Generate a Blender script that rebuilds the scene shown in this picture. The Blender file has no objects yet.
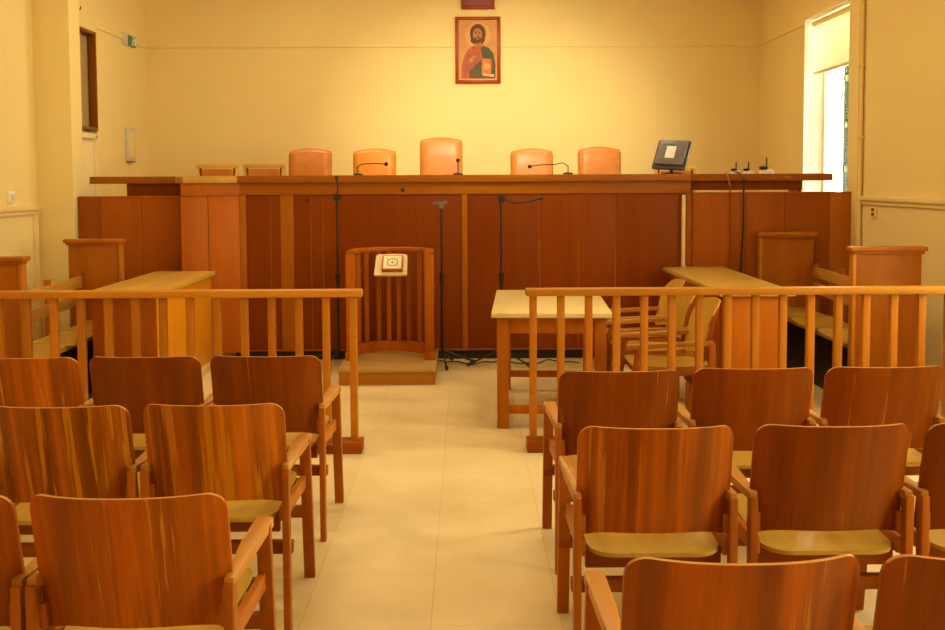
import bpy, bmesh, math, random
from mathutils import Vector, Matrix
random.seed(7)
R = math.radians
COL = bpy.context.scene.collection
scene = bpy.context.scene

# ---------------------------------------------------------------- materials
def new_mat(name):
    m = bpy.data.materials.new(name); m.use_nodes = True
    nt = m.node_tree
    return m, nt, nt.nodes['Principled BSDF']

def ramp(nt, stops, interp='LINEAR'):
    r = nt.nodes.new('ShaderNodeValToRGB'); cr = r.color_ramp; cr.interpolation = interp
    while len(cr.elements) < len(stops): cr.elements.new(0.5)
    for e, (p, c) in zip(cr.elements, stops):
        e.position = p; e.color = (c[0], c[1], c[2], 1) if isinstance(c, (tuple, list)) else (c, c, c, 1)
    return r

def coords(nt, scale, rnd=True):
    tc = nt.nodes.new('ShaderNodeTexCoord')
    mp = nt.nodes.new('ShaderNodeMapping'); mp.inputs['Scale'].default_value = scale
    nt.links.new(tc.outputs['Object'], mp.inputs['Vector'])
    if rnd:
        oi = nt.nodes.new('ShaderNodeObjectInfo')
        mu = nt.nodes.new('ShaderNodeVectorMath'); mu.operation = 'SCALE'
        mu.inputs[0].default_value = (17.3, 31.7, 23.1)
        nt.links.new(oi.outputs['Random'], mu.inputs['Scale'])
        nt.links.new(mu.outputs[0], mp.inputs['Location'])
    return mp.outputs['Vector']

def noise(nt, vec, scale=1.0, detail=5.0, rough=0.55, dist=0.0):
    n = nt.nodes.new('ShaderNodeTexNoise')
    n.inputs['Scale'].default_value = scale; n.inputs['Detail'].default_value = detail
    n.inputs['Roughness'].default_value = rough; n.inputs['Distortion'].default_value = dist
    nt.links.new(vec, n.inputs['Vector'])
    return n.outputs['Fac']

def mixc(nt, fac, a, b, mode='MIX'):
    m = nt.nodes.new('ShaderNodeMix'); m.data_type = 'RGBA'; m.blend_type = mode
    for sock, v in ((m.inputs[0], fac), (m.inputs[6], a), (m.inputs[7], b)):
        if hasattr(v, 'links') or hasattr(v, 'is_linked'): nt.links.new(v, sock)
        elif isinstance(v, (tuple, list)): sock.default_value = (*v[:3], 1)
        else: sock.default_value = v
    return m.outputs[2]

def bump(nt, b, h, strength, dist=0.003):
    bn = nt.nodes.new('ShaderNodeBump'); bn.inputs['Strength'].default_value = strength
    bn.inputs['Distance'].default_value = dist
    nt.links.new(h, bn.inputs['Height']); nt.links.new(bn.outputs['Normal'], b.inputs['Normal'])

def wood(name, dark, light, axis='Z', rough=0.42, wear=0.0, wearcol=(0.62, 0.27, 0.05), streak=0.0, fine=60, spec=0.3, strips=0.0):
    def tone(c):
        r, g, bl = c
        q = g / r
        return (r * .96, g * min(.97, max(.66, .68 + (q - .25) * 2.5)), bl * (.12 if q < .3 else .4)) if q < .42 else (r, g * .97, bl * .85)
    dark, light, wearcol = tone(dark), tone(light), tone(wearcol)
    m, nt, b = new_mat(name)
    st = {'X': (.06, 1, 1), 'Y': (1, .06, 1), 'Z': (1, 1, .06)}[axis]
    v = coords(nt, st)
    f1 = noise(nt, v, fine, 6, 0.6)
    f2 = noise(nt, v, 9, 3, 0.5, 0.6)
    c1 = ramp(nt, [(0.3, dark), (0.72, light)]); nt.links.new(f1, c1.inputs[0])
    c2 = ramp(nt, [(0.3, dark), (0.7, light)]); nt.links.new(f2, c2.inputs[0])
    col = mixc(nt, 0.6, c1.outputs[0], c2.outputs[0])
    # every piece a touch lighter or darker
    oi = nt.nodes.new('ShaderNodeObjectInfo')
    rr = ramp(nt, [(0, 0.86), (1, 1.1)]); nt.links.new(oi.outputs['Random'], rr.inputs[0])
    col = mixc(nt, 1.0, col, rr.outputs[0], 'MULTIPLY')
    if strips > 0:
        vs_ = coords(nt, {'X': (.012, 1, 1), 'Y': (1, .012, 1), 'Z': (1, .04, .012)}[axis])
        sn = noise(nt, vs_, 15, 3, 0.6, 0.0)
        s2 = ramp(nt, [(0.36, 0.62), (0.5, 1.0), (0.62, 1.5)]); nt.links.new(sn, s2.inputs[0])
        col = mixc(nt, strips, col, mixc(nt, 1.0, col, s2.outputs[0], 'MULTIPLY'))
    if streak > 0:
        v3 = coords(nt, {'X': (.05, 1, 1), 'Y': (1, .05, 1), 'Z': (1, .04, .05)}[axis])
        s = noise(nt, v3, 17, 4, 0.6, 0.15)
        sr = ramp(nt, [(0.5, 0.0), (0.62, streak)]); nt.links.new(s, sr.inputs[0])
        col = mixc(nt, sr.outputs[0], col, tuple(x * 0.5 for x in dark))
    if wear > 0:
        v2 = coords(nt, {'X': (.035, 1, 1), 'Y': (1, .035, 1), 'Z': (1, .04, .035)}[axis])
        w = noise(nt, v2, 32, 4, 0.62, 0.1)
        lo = 0.68 - 0.2 * wear
        wr = ramp(nt, [(lo, 0.0), (lo + 0.035, min(1, .55 + wear * .4))]); nt.links.new(w, wr.inputs[0])
        col = mixc(nt, wr.outputs[0], col, wearcol)
    nt.links.new(col, b.inputs['Base Color'])
    b.inputs['Roughness'].default_value = rough
    b.inputs['Specular IOR Level'].default_value = spec
    b.inputs['Specular Tint'].default_value = (1.0, 0.72, 0.38, 1)
    bump(nt, b, f1, 0.12)
    return m

def plain(name, col, rough=0.5, metal=0.0, var=0.06, scale=8, spec=0.4):
    m, nt, b = new_mat(name)
    f = noise(nt, coords(nt, (1, 1, 1)), scale, 4)
    r = ramp(nt, [(0.3, tuple(c * (1 - var) for c in col)), (0.7, tuple(min(1, c * (1 + var)) for c in col))])
    nt.links.new(f, r.inputs[0]); nt.links.new(r.outputs[0], b.inputs['Base Color'])
    b.inputs['Roughness'].default_value = rough; b.inputs['Metallic'].default_value = metal
    b.inputs['Specular IOR Level'].default_value = spec
    return m

def paint(name, col, var=0.05):
    m, nt, b = new_mat(name)
    v = coords(nt, (1, 1, 1), False)
    f = noise(nt, v, 1.6, 6, 0.6)
    r = ramp(nt, [(0.3, tuple(c * (1 - var) for c in col)), (0.7, col)])
    nt.links.new(f, r.inputs[0])
    g = noise(nt, v, 5, 3, 0.7)
    s = ramp(nt, [(0.66, 0.0), (0.78, 0.12)]); nt.links.new(g, s.inputs[0])
    nt.links.new(mixc(nt, s.outputs[0], r.outputs[0], tuple(c * .8 for c in col)), b.inputs['Base Color'])
    b.inputs['Roughness'].default_value = 0.62
    bump(nt, b, noise(nt, v, 45, 3), 0.1, 0.004)
    return m

M = {}
M['wall'] = paint('wall_paint', (0.88, 0.71, 0.30))
M['trimpaint'] = plain('trim_paint', (0.86, 0.66, 0.28), 0.5)
M['whitepaint'] = plain('pale_paint', (0.88, 0.74, 0.42), 0.5)
M['lining'] = plain('glare_lining_paint', (0.90, 0.86, 0.72), 0.5)  # near-white so window glare is painted into frames and reveals
M['ceil'] = plain('ceiling_paint', (0.86, 0.78, 0.58), 0.7)
M['back'] = wood('chair_back_wood', (0.215, 0.056, 0.004), (0.30, 0.086, 0.007), 'Z', 0.4, wear=0.12, streak=0.3, strips=0.32)
M['back_worn'] = wood('chair_back_worn_wood', (0.34, 0.098, 0.007), (0.46, 0.15, 0.012), 'Z', 0.42, wear=0.55, wearcol=(0.62, 0.255, 0.02), streak=0.55, strips=1.0)
M['back_mild'] = wood('chair_back_rubbed_wood', (0.32, 0.088, 0.007), (0.44, 0.135, 0.012), 'Z', 0.4, wear=0.35, wearcol=(0.56, 0.24, 0.03), streak=0.5, strips=0.75)
M['ply'] = wood('seat_ply_wood', (0.43, 0.25, 0.032), (0.54, 0.335, 0.055), 'Y', 0.3, streak=0.12, fine=40)
M['ply_edge'] = wood('back_edge_ply_wood', (0.46, 0.19, 0.04), (0.58, 0.27, 0.07), 'X', 0.4)
M['ply_z'] = wood('back_front_ply_wood', (0.46, 0.26, 0.035), (0.60, 0.36, 0.06), 'Z', 0.35)
M['frame'] = wood('chair_frame_wood', (0.30, 0.085, 0.014), (0.46, 0.15, 0.025), 'Z', 0.42)
M['frame_h'] = wood('chair_rail_wood', (0.34, 0.10, 0.016), (0.50, 0.17, 0.03), 'Y', 0.42)
M['arm'] = wood('armrest_wood', (0.38, 0.145, 0.026), (0.54, 0.25, 0.06), 'Y', 0.4, wear=0.45, wearcol=(0.62, 0.38, 0.12))
M['stretch'] = wood('stretcher_wood', (0.22, 0.06, 0.010), (0.34, 0.10, 0.017), 'X', 0.5)
M['rail_x'] = wood('railing_wood', (0.46, 0.165, 0.03), (0.62, 0.26, 0.055), 'X', 0.36)
M['rail_z'] = wood('baluster_wood', (0.40, 0.13, 0.022), (0.56, 0.21, 0.04), 'Z', 0.38)
M['bench'] = wood('bench_panel_wood', (0.205, 0.048, 0.003), (0.27, 0.070, 0.005), 'Z', 0.42, fine=45)
M['bench_top'] = wood('bench_top_wood', (0.31, 0.095, 0.014), (0.43, 0.15, 0.022), 'X', 0.36)
M['bench_strip'] = wood('bench_strip_wood', (0.38, 0.12, 0.014), (0.5, 0.17, 0.022), 'Z', 0.4)
M['return'] = wood('return_lit_wood', (0.42, 0.115, 0.008), (0.54, 0.165, 0.015), 'Z', 0.42)  # lighter than the bench wood: window light put into the colour
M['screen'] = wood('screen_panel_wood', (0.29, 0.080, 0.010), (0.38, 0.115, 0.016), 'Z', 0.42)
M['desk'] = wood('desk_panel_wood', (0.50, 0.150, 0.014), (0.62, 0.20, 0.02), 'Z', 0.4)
M['desk_lit_side'] = wood('desk_lit_side_wood', (0.66, 0.24, 0.016), (0.78, 0.31, 0.025), 'Z', 0.38)  # brighter desk wood, window light on the left desk's side painted in
M['desk_top'] = wood('desk_top_wood', (0.50, 0.29, 0.055), (0.66, 0.42, 0.10), 'Y', 0.33, fine=40)
M['pew'] = wood('pew_panel_wood', (0.36, 0.11, 0.013), (0.47, 0.158, 0.021), 'Z', 0.42)
M['pew_rail'] = wood('pew_rail_wood', (0.50, 0.23, 0.04), (0.66, 0.34, 0.07), 'Y', 0.4)
M['black'] = plain('black_metal', (0.02, 0.015, 0.012), 0.4)
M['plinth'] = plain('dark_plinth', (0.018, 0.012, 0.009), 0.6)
M['table_top'] = wood('table_laminate', (0.66, 0.52, 0.24), (0.78, 0.63, 0.32), 'Y', 0.28, fine=25)
M['table'] = wood('table_wood', (0.42, 0.125, 0.018), (0.56, 0.19, 0.03), 'Z', 0.42)
M['stand'] = wood('stand_wood', (0.38, 0.11, 0.016), (0.52, 0.17, 0.028), 'Z', 0.4)
M['stand_step'] = wood('stand_step_wood', (0.46, 0.28, 0.09), (0.60, 0.39, 0.14), 'X', 0.45, streak=.2)
M['stand_x'] = wood('stand_front_wood', (0.44, 0.16, 0.03), (0.56, 0.23, 0.05), 'X', 0.45)
M['board'] = plain('reading_board', (0.82, 0.62, 0.30), 0.4)
M['paper'] = plain('pale_card', (0.86, 0.76, 0.50), 0.5)
M['ink'] = plain('dark_ink', (0.10, 0.07, 0.03), 0.5)
M['leather'] = plain('tan_leather', (0.60, 0.20, 0.035), 0.38, var=.1, scale=14)
M['leather2'] = plain('orange_leather', (0.70, 0.24, 0.02), 0.38, var=.08, scale=14)
M['oak'] = wood('oak_frame_wood', (0.66, 0.38, 0.06), (0.78, 0.48, 0.09), 'X', 0.4)
M['monitor'] = plain('monitor_plastic', (0.06, 0.055, 0.055), 0.3)
M['monitor_grey'] = plain('monitor_grey_plastic', (0.17, 0.155, 0.155), 0.3)
M['label'] = plain('white_label', (0.9, 0.88, 0.85), 0.4)
M['grey'] = plain('pale_grey_plastic', (0.66, 0.6, 0.5), 0.35)
M['chrome'] = plain('chrome', (0.7, 0.66, 0.6), 0.2, 1.0)
M['green'] = plain('sign_green', (0.07, 0.24, 0.09), 0.4)
M['signwhite'] = plain('sign_white', (0.85, 0.85, 0.75), 0.4)
M['shutter'] = plain('shutter_green', (0.035, 0.10, 0.06), 0.45)
M['brownframe'] = wood('transom_frame_wood', (0.22, 0.07, 0.012), (0.34, 0.12, 0.02), 'Z', 0.4)
M['curtain'] = plain('transom_curtain', (0.52, 0.36, 0.17), 0.8)
M['red'] = plain('picture_red', (0.20, 0.014, 0.010), 0.4)
M['redframe'] = wood('picture_frame_wood', (0.26, 0.035, 0.008), (0.38, 0.06, 0.012), 'Z', 0.35)
M['gold'] = plain('picture_gold', (0.56, 0.215, 0.018), 0.45, var=.12)
M['haloc'] = plain('picture_halo', (0.62, 0.28, 0.03), 0.45)
M['skin'] = plain('picture_skin', (0.40, 0.18, 0.045), 0.6, var=.2, scale=30)
M['hair'] = plain('picture_hair', (0.12, 0.03, 0.012), 0.6)
M['robe'] = plain('picture_red_robe', (0.42, 0.085, 0.025), 0.6, var=.25, scale=25)
M['mantle'] = plain('picture_green_mantle', (0.075, 0.07, 0.022), 0.6, var=.35, scale=25)
M['orange'] = plain('picture_book_cover', (0.56, 0.17, 0.03), 0.6, var=.2, scale=40)
M['picline'] = plain('picture_pale_line', (0.72, 0.42, 0.16), 0.6)

def floor_mat():
    m, nt, b = new_mat('vinyl_floor')
    tc = nt.nodes.new('ShaderNodeTexCoord')
    br = nt.nodes.new('ShaderNodeTexBrick')
    br.inputs['Scale'].default_value = 1.0
    br.inputs['Brick Width'].default_value = 0.92; br.inputs['Row Height'].default_value = 0.46
    br.inputs['Mortar Size'].default_value = 0.0018; br.inputs['Mortar Smooth'].default_value = 0.4
    br.inputs['Color1'].default_value = (0.79, 0.63, 0.31, 1); br.inputs['Color2'].default_value = (0.83, 0.67, 0.35, 1)
    br.inputs['Mortar'].default_value = (0.62, 0.48, 0.23, 1)
    rot = nt.nodes.new('ShaderNodeMapping'); rot.inputs['Rotation'].default_value = (0, 0, R(90)); rot.inputs['Location'].default_value = (.2, .13, 0)
    nt.links.new(tc.outputs['Object'], rot.inputs['Vector']); nt.links.new(rot.outputs['Vector'], br.inputs['Vector'])
    f = noise(nt, tc.outputs['Object'], 1.8, 7, 0.65)
    r = ramp(nt, [(0.35, (0.86, 0.85, 0.80)), (0.62, (1, 1, 1))]); nt.links.new(f, r.inputs[0])
    g = noise(nt, tc.outputs['Object'], 14, 5, 0.7)
    r2 = ramp(nt, [(0.64, 0.0), (0.76, 0.22)]); nt.links.new(g, r2.inputs[0])
    c = mixc(nt, 1.0, br.outputs['Color'], r.outputs[0], 'MULTIPLY')
    c = mixc(nt, r2.outputs[0], c, (0.60, 0.50, 0.30))
    nt.links.new(c, b.inputs['Base Color'])
    rr = ramp(nt, [(0.3, 0.34), (0.7, 0.5)]); nt.links.new(f, rr.inputs[0]); nt.links.new(rr.outputs[0], b.inputs['Roughness'])
    bump(nt, b, noise(nt, tc.outputs['Object'], 5, 2), 0.15, 0.006)
    return m
M['floor'] = floor_mat()

def glass_mat():
    m, nt, b = new_mat('window_glass'); nt.nodes.remove(b)
    out = nt.nodes['Material Output']
    t = nt.nodes.new('ShaderNodeBsdfTransparent'); t.inputs[0].default_value = (0.96, 0.97, 0.95, 1)
    g = nt.nodes.new('ShaderNodeBsdfGlossy'); g.inputs['Roughness'].default_value = 0.02
    mx = nt.nodes.new('ShaderNodeMixShader'); mx.inputs[0].default_value = 0.06
    nt.links.new(t.outputs[0], mx.inputs[1]); nt.links.new(g.outputs[0], mx.inputs[2]); nt.links.new(mx.outputs[0], out.inputs[0])
    return m
M['glass'] = glass_mat()

def blind_mat():
    m, nt, b = new_mat('blind_cloth')
    out = nt.nodes['Material Output']
    b.inputs['Base Color'].default_value = (0.90, 0.82, 0.58, 1); b.inputs['Roughness'].default_value = 0.8
    tr = nt.nodes.new('ShaderNodeBsdfTranslucent'); tr.inputs[0].default_value = (0.96, 0.90, 0.70, 1)
    mx = nt.nodes.new('ShaderNodeMixShader'); mx.inputs[0].default_value = 0.7
    nt.links.new(b.outputs[0], mx.inputs[1]); nt.links.new(tr.outputs[0], mx.inputs[2]); nt.links.new(mx.outputs[0], out.inputs[0])
    return m
M['blind'] = blind_mat()

# ---------------------------------------------------------------- mesh building
class MB:
    def __init__(s): s.bm = bmesh.new()
    def box(s, lo, hi, bev=0.003, mi=0):
        lo, hi = Vector(lo), Vector(hi)
        mat = Matrix.Translation((lo + hi) / 2) @ Matrix.Diagonal((*(hi - lo), 1))
        r = bmesh.ops.create_cube(s.bm, size=1, matrix=mat)
        s._fin(r['verts'], bev, mi); return s
    def bar(s, p0, p1, w, h, bev=0.003, up=(0, 0, 1), mi=0, taper=1.0):
        p0, p1 = Vector(p0), Vector(p1); d = p1 - p0; L = d.length; z = d.normalized()
        up = Vector(up)
        if abs(z.dot(up)) > 0.95: up = Vector((0, 1, 0))
        x = up.cross(z).normalized(); y = z.cross(x)
        rot = Matrix((x, y, z)).transposed().to_4x4()
        r = bmesh.ops.create_cube(s.bm, size=1, matrix=Matrix.Diagonal((w, h, L, 1)))
        for v in r['verts']:
            if v.co.z > 0: v.co.x *= taper; v.co.y *= taper
        bmesh.ops.transform(s.bm, matrix=Matrix.Translation((p0 + p1) / 2) @ rot, verts=r['verts'])
        s._fin(r['verts'], bev, mi); return s
    def _fin(s, verts, bev, mi):
        fs = {f for v in verts for f in v.link_faces}
        for f in fs: f.material_index = mi
        if bev:
            es = {e for v in verts for e in v.link_edges}
            q = bmesh.ops.bevel(s.bm, geom=list(es), offset=bev, segments=2, profile=0.6, affect='EDGES')
            for f in q['faces']: f.material_index = mi
    def tube(s, pts, r, n=8, mi=0, closed=False):
        pts = [Vector(p) for p in pts]; rings = []
        rs = r if isinstance(r, (list, tuple)) else [r] * len(pts)
        prev = None
        for i, p in enumerate(pts):
            t = (pts[min(i + 1, len(pts) - 1)] - pts[max(i - 1, 0)])
            if closed: t = pts[(i + 1) % len(pts)] - pts[i - 1]
            t.normalize()
            u = prev if prev is not None else (Vector((0, 0, 1)) if abs(t.z) < 0.9 else Vector((1, 0, 0)))
            a = (u - t * u.dot(t)).normalized(); b = t.cross(a); prev = a
            rings.append([s.bm.verts.new(p + (a * math.cos(k * 2 * math.pi / n) + b * math.sin(k * 2 * math.pi / n)) * rs[i]) for k in range(n)])
        m = len(rings)
        for i in range(m if closed else m - 1):
            A, B = rings[i], rings[(i + 1) % m]
            for k in range(n):
                f = s.bm.faces.new((A[k], A[(k + 1) % n], B[(k + 1) % n], B[k])); f.material_index = mi
        if not closed:
            for q in (rings[0][::-1], rings[-1]): s.bm.faces.new(q).material_index = mi
        return s
    def lathe(s, prof, c=(0, 0, 0), n=20, mi=0):
        c = Vector(c); rings = []
        for (r, z) in prof:
            rings.append([s.bm.verts.new(c + Vector((r * math.cos(k * 2 * math.pi / n), r * math.sin(k * 2 * math.pi / n), z))) for k in range(n)])
        for A, B in zip(rings, rings[1:]):
            for k in range(n):
                s.bm.faces.new((A[k], A[(k + 1) % n], B[(k + 1) % n], B[k])).material_index = mi
        s.bm.faces.new(rings[0][::-1]).material_index = mi; s.bm.faces.new(rings[-1]).material_index = mi
        return s
    def sweep(s, pts, prof, mi=0):
        """rectangular profile [(offset_normal, z)...] swept along a level path"""
        pts = [Vector(p) for p in pts]; rings = []
        for i, p in enumerate(pts):
            t = (pts[min(i + 1, len(pts) - 1)] - pts[max(i - 1, 0)]); t.z = 0; t.normalize()
            nn = Vector((-t.y, t.x, 0))
            rings.append([s.bm.verts.new(p + nn * a + Vector((0, 0, z))) for a, z in prof])
        k = len(prof)
        for A, B in zip(rings, rings[1:]):
            for j in range(k): s.bm.faces.new((A[j], A[(j + 1) % k], B[(j + 1) % k], B[j])).material_index = mi
        s.bm.faces.new(rings[0][::-1]).material_index = mi; s.bm.faces.new(rings[-1]).material_index = mi
        return s
    def panel(s, W, H, rb, rt, fn, nu=16, mi=0):
        """rounded sheet: half width W, height H, corner radii rb / rt; fn(x, v, side) -> point"""
        vs = []
        for k in range(7): vs.append(rb * (1 - math.cos(k * math.pi / 12)))
        nm = 6
        for k in range(1, nm): vs.append(rb + (H - rb - rt) * k / nm)
        for k in range(7): vs.append(H - rt + rt * math.sin(k * math.pi / 12))
        def hw(v):
            if v < rb: return W - rb + math.sqrt(max(0, rb * rb - (rb - v) ** 2))
            if v > H - rt: return W - rt + math.sqrt(max(0, rt * rt - (v - H + rt) ** 2))
            return W
        g = [[[s.bm.verts.new(fn(hw(v) * (2 * i / nu - 1), v, sd)) for i in range(nu + 1)] for v in vs] for sd in (0, 1)]
        n = len(vs)
        for j in range(n - 1):
            for i in range(nu):
                a = g[0]; s.bm.faces.new((a[j][i], a[j][i + 1], a[j + 1][i + 1], a[j + 1][i])).material_index = mi
                a = g[1]; s.bm.faces.new((a[j][i], a[j + 1][i], a[j + 1][i + 1], a[j][i + 1])).material_index = mi
        for j in range(n - 1):
            for i in (0, nu):
                q = (g[0][j][i], g[0][j + 1][i], g[1][j + 1][i], g[1][j][i])
                s.bm.faces.new(q if i == 0 else q[::-1]).material_index = mi
        for i in range(nu):
            for j in (0, n - 1):
                q = (g[0][j][i], g[1][j][i], g[1][j][i + 1], g[0][j][i + 1])
                s.bm.faces.new(q if j == 0 else q[::-1]).material_index = mi
        return s
    def prism(s, pts, y0, y1, mi=0):
        """outline in x,z extruded from y0 to y1"""
        a = [s.bm.verts.new((x, y0, z)) for x, z in pts]; b = [s.bm.verts.new((x, y1, z)) for x, z in pts]
        s.bm.faces.new(a).material_index = mi; s.bm.faces.new(b[::-1]).material_index = mi
        n = len(pts)
        for k in range(n): s.bm.faces.new((a[k], b[k], b[(k + 1) % n], a[(k + 1) % n])).material_index = mi
        return s
    def build(s, name, mats, parent=None, xf=None, sharp=38):
        bmesh.ops.recalc_face_normals(s.bm, faces=s.bm.faces[:])
        if xf is not None: s.bm.transform(xf)
        me = bpy.data.meshes.new(name); s.bm.to_mesh(me); s.bm.free()
        for p in me.polygons: p.use_smooth = True
        me.set_sharp_from_angle(angle=R(sharp))
        for m in (mats if isinstance(mats, (list, tuple)) else [mats]): me.materials.append(m)
        o = bpy.data.objects.new(name, me); COL.objects.link(o)
        if parent: o.parent = parent
        return o

def tag(o, label=None, cat=None, group=None, kind=None):
    if label: o['label'] = label
    if cat: o['category'] = cat
    if group: o['group'] = group
    if kind: o['kind'] = kind
    return o

def thing(name, label, cat, loc=(0, 0, 0), rz=0, group=None):
    o = bpy.data.objects.new(name, None); COL.objects.link(o); o.empty_display_size = .1
    o.location = loc; o.rotation_euler = (0, 0, R(rz))
    return tag(o, label, cat, group)

def struct(name, mb, m, label=None):
    return tag(mb.build(name, m), label, None, None, 'structure')

def dup(root, loc, rz=0, label=None, group=None, mats=None):
    r = root.copy(); COL.objects.link(r); r.location = loc; r.rotation_euler = (0, 0, R(rz))
    if label: r['label'] = label
    if group: r['group'] = group
    for ch in list(root.children):
        c = ch.copy(); COL.objects.link(c); c.parent = r
        if mats and ch.name.split('.')[0] in mats:
            c.data = c.data.copy(); c.data.materials[0] = mats[ch.name.split('.')[0]]
        for g in list(ch.children):
            d = g.copy(); COL.objects.link(d); d.parent = c
    return r

# ---------------------------------------------------------------- the room
XL, XR, YB, YF, ZC = -3.63, 3.36, 11.5, -3.5, 4.3
struct('floor', MB().box((XL - .4, YF - .3, -.1), (XR + .4, YB + .3, 0), 0), M['floor'])
struct('ceiling', MB().box((XL - .4, YF - .3, ZC), (XR + .4, YB + .3, ZC + .1), 0), M['ceil'])
struct('wall_back', MB().box((XL - .3, YB, 0), (XR + .3, YB + .3, ZC), 0), M['wall'])
struct('wall_front', MB().box((XL - .3, YF - .3, 0), (XR + .3, YF, ZC), 0), M['wall'])

WZ0, WZ1 = 0.95, 3.12
WINS = [(8.74, 9.96), (4.3, 5.7), (1.0, 2.4)]
wr = MB(); ys = [YF - .3] + sorted(y for w in WINS for y in w) + [YB + .3]
for i in range(0, len(ys), 2): wr.box((XR, ys[i], 0), (XR + .32, ys[i + 1], ZC), 0)
for a, b in WINS:
    wr.box((XR, a, 0), (XR + .32, b, WZ0), 0); wr.box((XR, a, WZ1), (XR + .32, b, ZC), 0)
struct('wall_right', wr, M['wall'])
# left wall: a doorway with transom above towards the back
DY0, DY1 = 9.38, 9.92
wl = MB()
wl.box((XL - .3, YF - .3, 0), (XL, DY0, ZC), 0).box((XL - .3, DY1, 0), (XL, YB + .3, ZC), 0)
wl.box((XL - .3, DY0, 3.02), (XL, DY1, ZC), 0).box((XL - .3, DY0, 0), (XL - .12, DY1, 3.02), 0)
struct('wall_left', wl, M['wall'])
struct('trim_1', MB().box((XL - .05, 8.5, 0), (-3.325, 8.74, ZC), .004), M['wall'])           # left pilaster
struct('trim_2', MB().box((3.315, 8.47, 0), (XR + .05, 8.69, ZC), .004), M['wall'])          # right pilaster
# picture rail
pr = MB()
pr.box((XL, YB - .012, 3.07), (XR, YB + .01, 3.10), .004)
struct('trim_3', pr, M['wall'])
struct('trim_4', MB().box((XR - .012, 9.96, 3.07), (XR + .01, YB, 3.10), .004), M['wall'])
struct('trim_5', MB().box((XL - .01, 9.95, 3.065), (XL + .012, YB, 3.10), .004), M['wall'])
# dado rails on the nearer walls
t = MB(); t.box((XL - .01, YF, 1.325), (XL + .035, 8.5, 1.37), .006).box((XL - .01, YF, 1.29), (XL + .018, 8.5, 1.325), .004)
t.box((XL - .01, 8.40, .1), (XL + .02, 8.47, 1.29), .004)
struct('trim_6', t, M['trimpaint'])
t = MB(); t.box((XR - .035, YF, 1.375), (XR + .01, 8.47, 1.41), .006).box((XR - .018, YF, 1.34), (XR + .01, 8.47, 1.375), .004)
struct('trim_7', t, M['wall'])
struct('baseboard_left', MB().box((XL - .01, YF, 0), (XL + .018, 8.5, .1), .004), M['trimpaint'])
struct('baseboard_right', MB().box((XR - .018, YF, 0), (XR + .01, 8.47, .1), .004), M['trimpaint'])
struct('floor_dais', MB().box((XL + .02, 9.05, 0), (XR - .02, YB, .6), .01), M['pew'])

# windows of the right wall
for k, (a, b) in enumerate(WINS):
    root = bpy.data.objects.new('window_%d' % (k + 1), None); COL.objects.link(root); root['kind'] = 'structure'
    x = XR + .19
    f = MB()
    f.box((x, a, WZ0), (x + .05, a + .04, WZ1)).box((x, b - .035, WZ0), (x + .05, b, WZ1))
    f.box((x, a, WZ0), (x + .06, b, WZ0 + .07)).box((x, a, WZ1 - .06), (x + .06, b, WZ1))
    m = (a + b) / 2 if k else 9.24
    f.box((x + .005, m - .025, WZ0), (x + .045, m + .025, WZ1))
    f.build('window_frame', M['lining'], root)
    MB().box((x + .025, a + .05, WZ0 + .06), (x + .031, b - .05, WZ1 - .05), 0).build('pane', M['glass'], root)
    MB().box((XR - .03, a + .004, WZ0 - .025), (XR + .2, b - .004, WZ0 + .012), .004).build('window_sill', M['whitepaint'], root)
    ln = MB().box((XR - .002, b - .004, WZ0), (XR + .32, b + .01, WZ1), 0).box((XR - .002, a - .01, WZ0), (XR + .32, a + .004, WZ1), 0).box((XR - .002, a, WZ1 - .004), (XR + .32, b, WZ1 + .01), 0)
    ln.build('window_lining', M['lining'], root)  # added facing that whitens the reveals like overexposed daylight
    s = MB(); y1 = 9.84 if k == 0 else a + .2
    y0 = a - .1 if k == 0 else a - .5
    s.box((x + .155, y0, WZ0), (x + .2, y0 + .05, WZ1), .003).box((x + .155, y1 - .05, WZ0), (x + .2, y1, WZ1), .003)
    for z in (WZ0, 1.62, 2.05, 2.5, WZ1 - .06): s.box((x + .155, y0, z), (x + .2, y1, z + .06), .003)
    z = WZ0 + .07
    while z < WZ1 - .07:
        s.bar((x + .18, y0 + .05, z), (x + .18, y1 - .05, z), .034, .006, 0, up=(.6, 0, 1)); z += .03
    s.build('shutter', M['shutter'], root)
bl = tag(MB().box((XR + .075, 8.80, 2.60), (XR + .079, 9.90, 3.06), 0).build('roller_blind', M['blind']),
         'pale cream roller blind pulled partway down over the bright window', 'blind')
MB().box((XR + .066, 8.80, 2.575), (XR + .088, 9.90, 2.603), .004).build('hem_bar', M['trimpaint'], bl)
MB().tube([(XR + .077, 8.79, 3.075), (XR + .077, 9.91, 3.075)], .028, 12).build('roller', M['trimpaint'], bl)

# door with transom on the left wall
d = bpy.data.objects.new('door_1', None); COL.objects.link(d); d['kind'] = 'structure'
x = XL - .01
MB().box((x - .05, DY0 + .03, .6), (x - .02, DY1 - .03, 1.98), .004).build('door_leaf', M['whitepaint'], d)
f = MB().box((x - .06, DY0, .6), (x + .014, DY0 + .04, 2.02)).box((x - .06, DY1 - .04, .6), (x + .014, DY1, 2.02)).box((x - .06, DY0, 1.98), (x + .014, DY1, 2.03))
f.build('door_frame', M['whitepaint'], d)
w5 = bpy.data.objects.new('window_5', None); COL.objects.link(w5); w5['kind'] = 'structure'
f = MB().box((x - .08, DY0, 2.06), (x + .025, DY0 + .03, 3.02)).box((x - .05, DY1 - .03, 2.06), (x + .025, DY1, 3.02))
f.box((x - .08, DY0, 2.06), (x + .025, DY1, 2.09)).box((x - .05, DY0, 2.99), (x + .025, DY1, 3.02))
f.build('window_frame', M['brownframe'], w5)
MB().box((x - .06, DY0 + .04, 2.1), (x - .052, DY1 - .04, 2.98), 0).build('curtain_panel', M['curtain'], w5)
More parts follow.
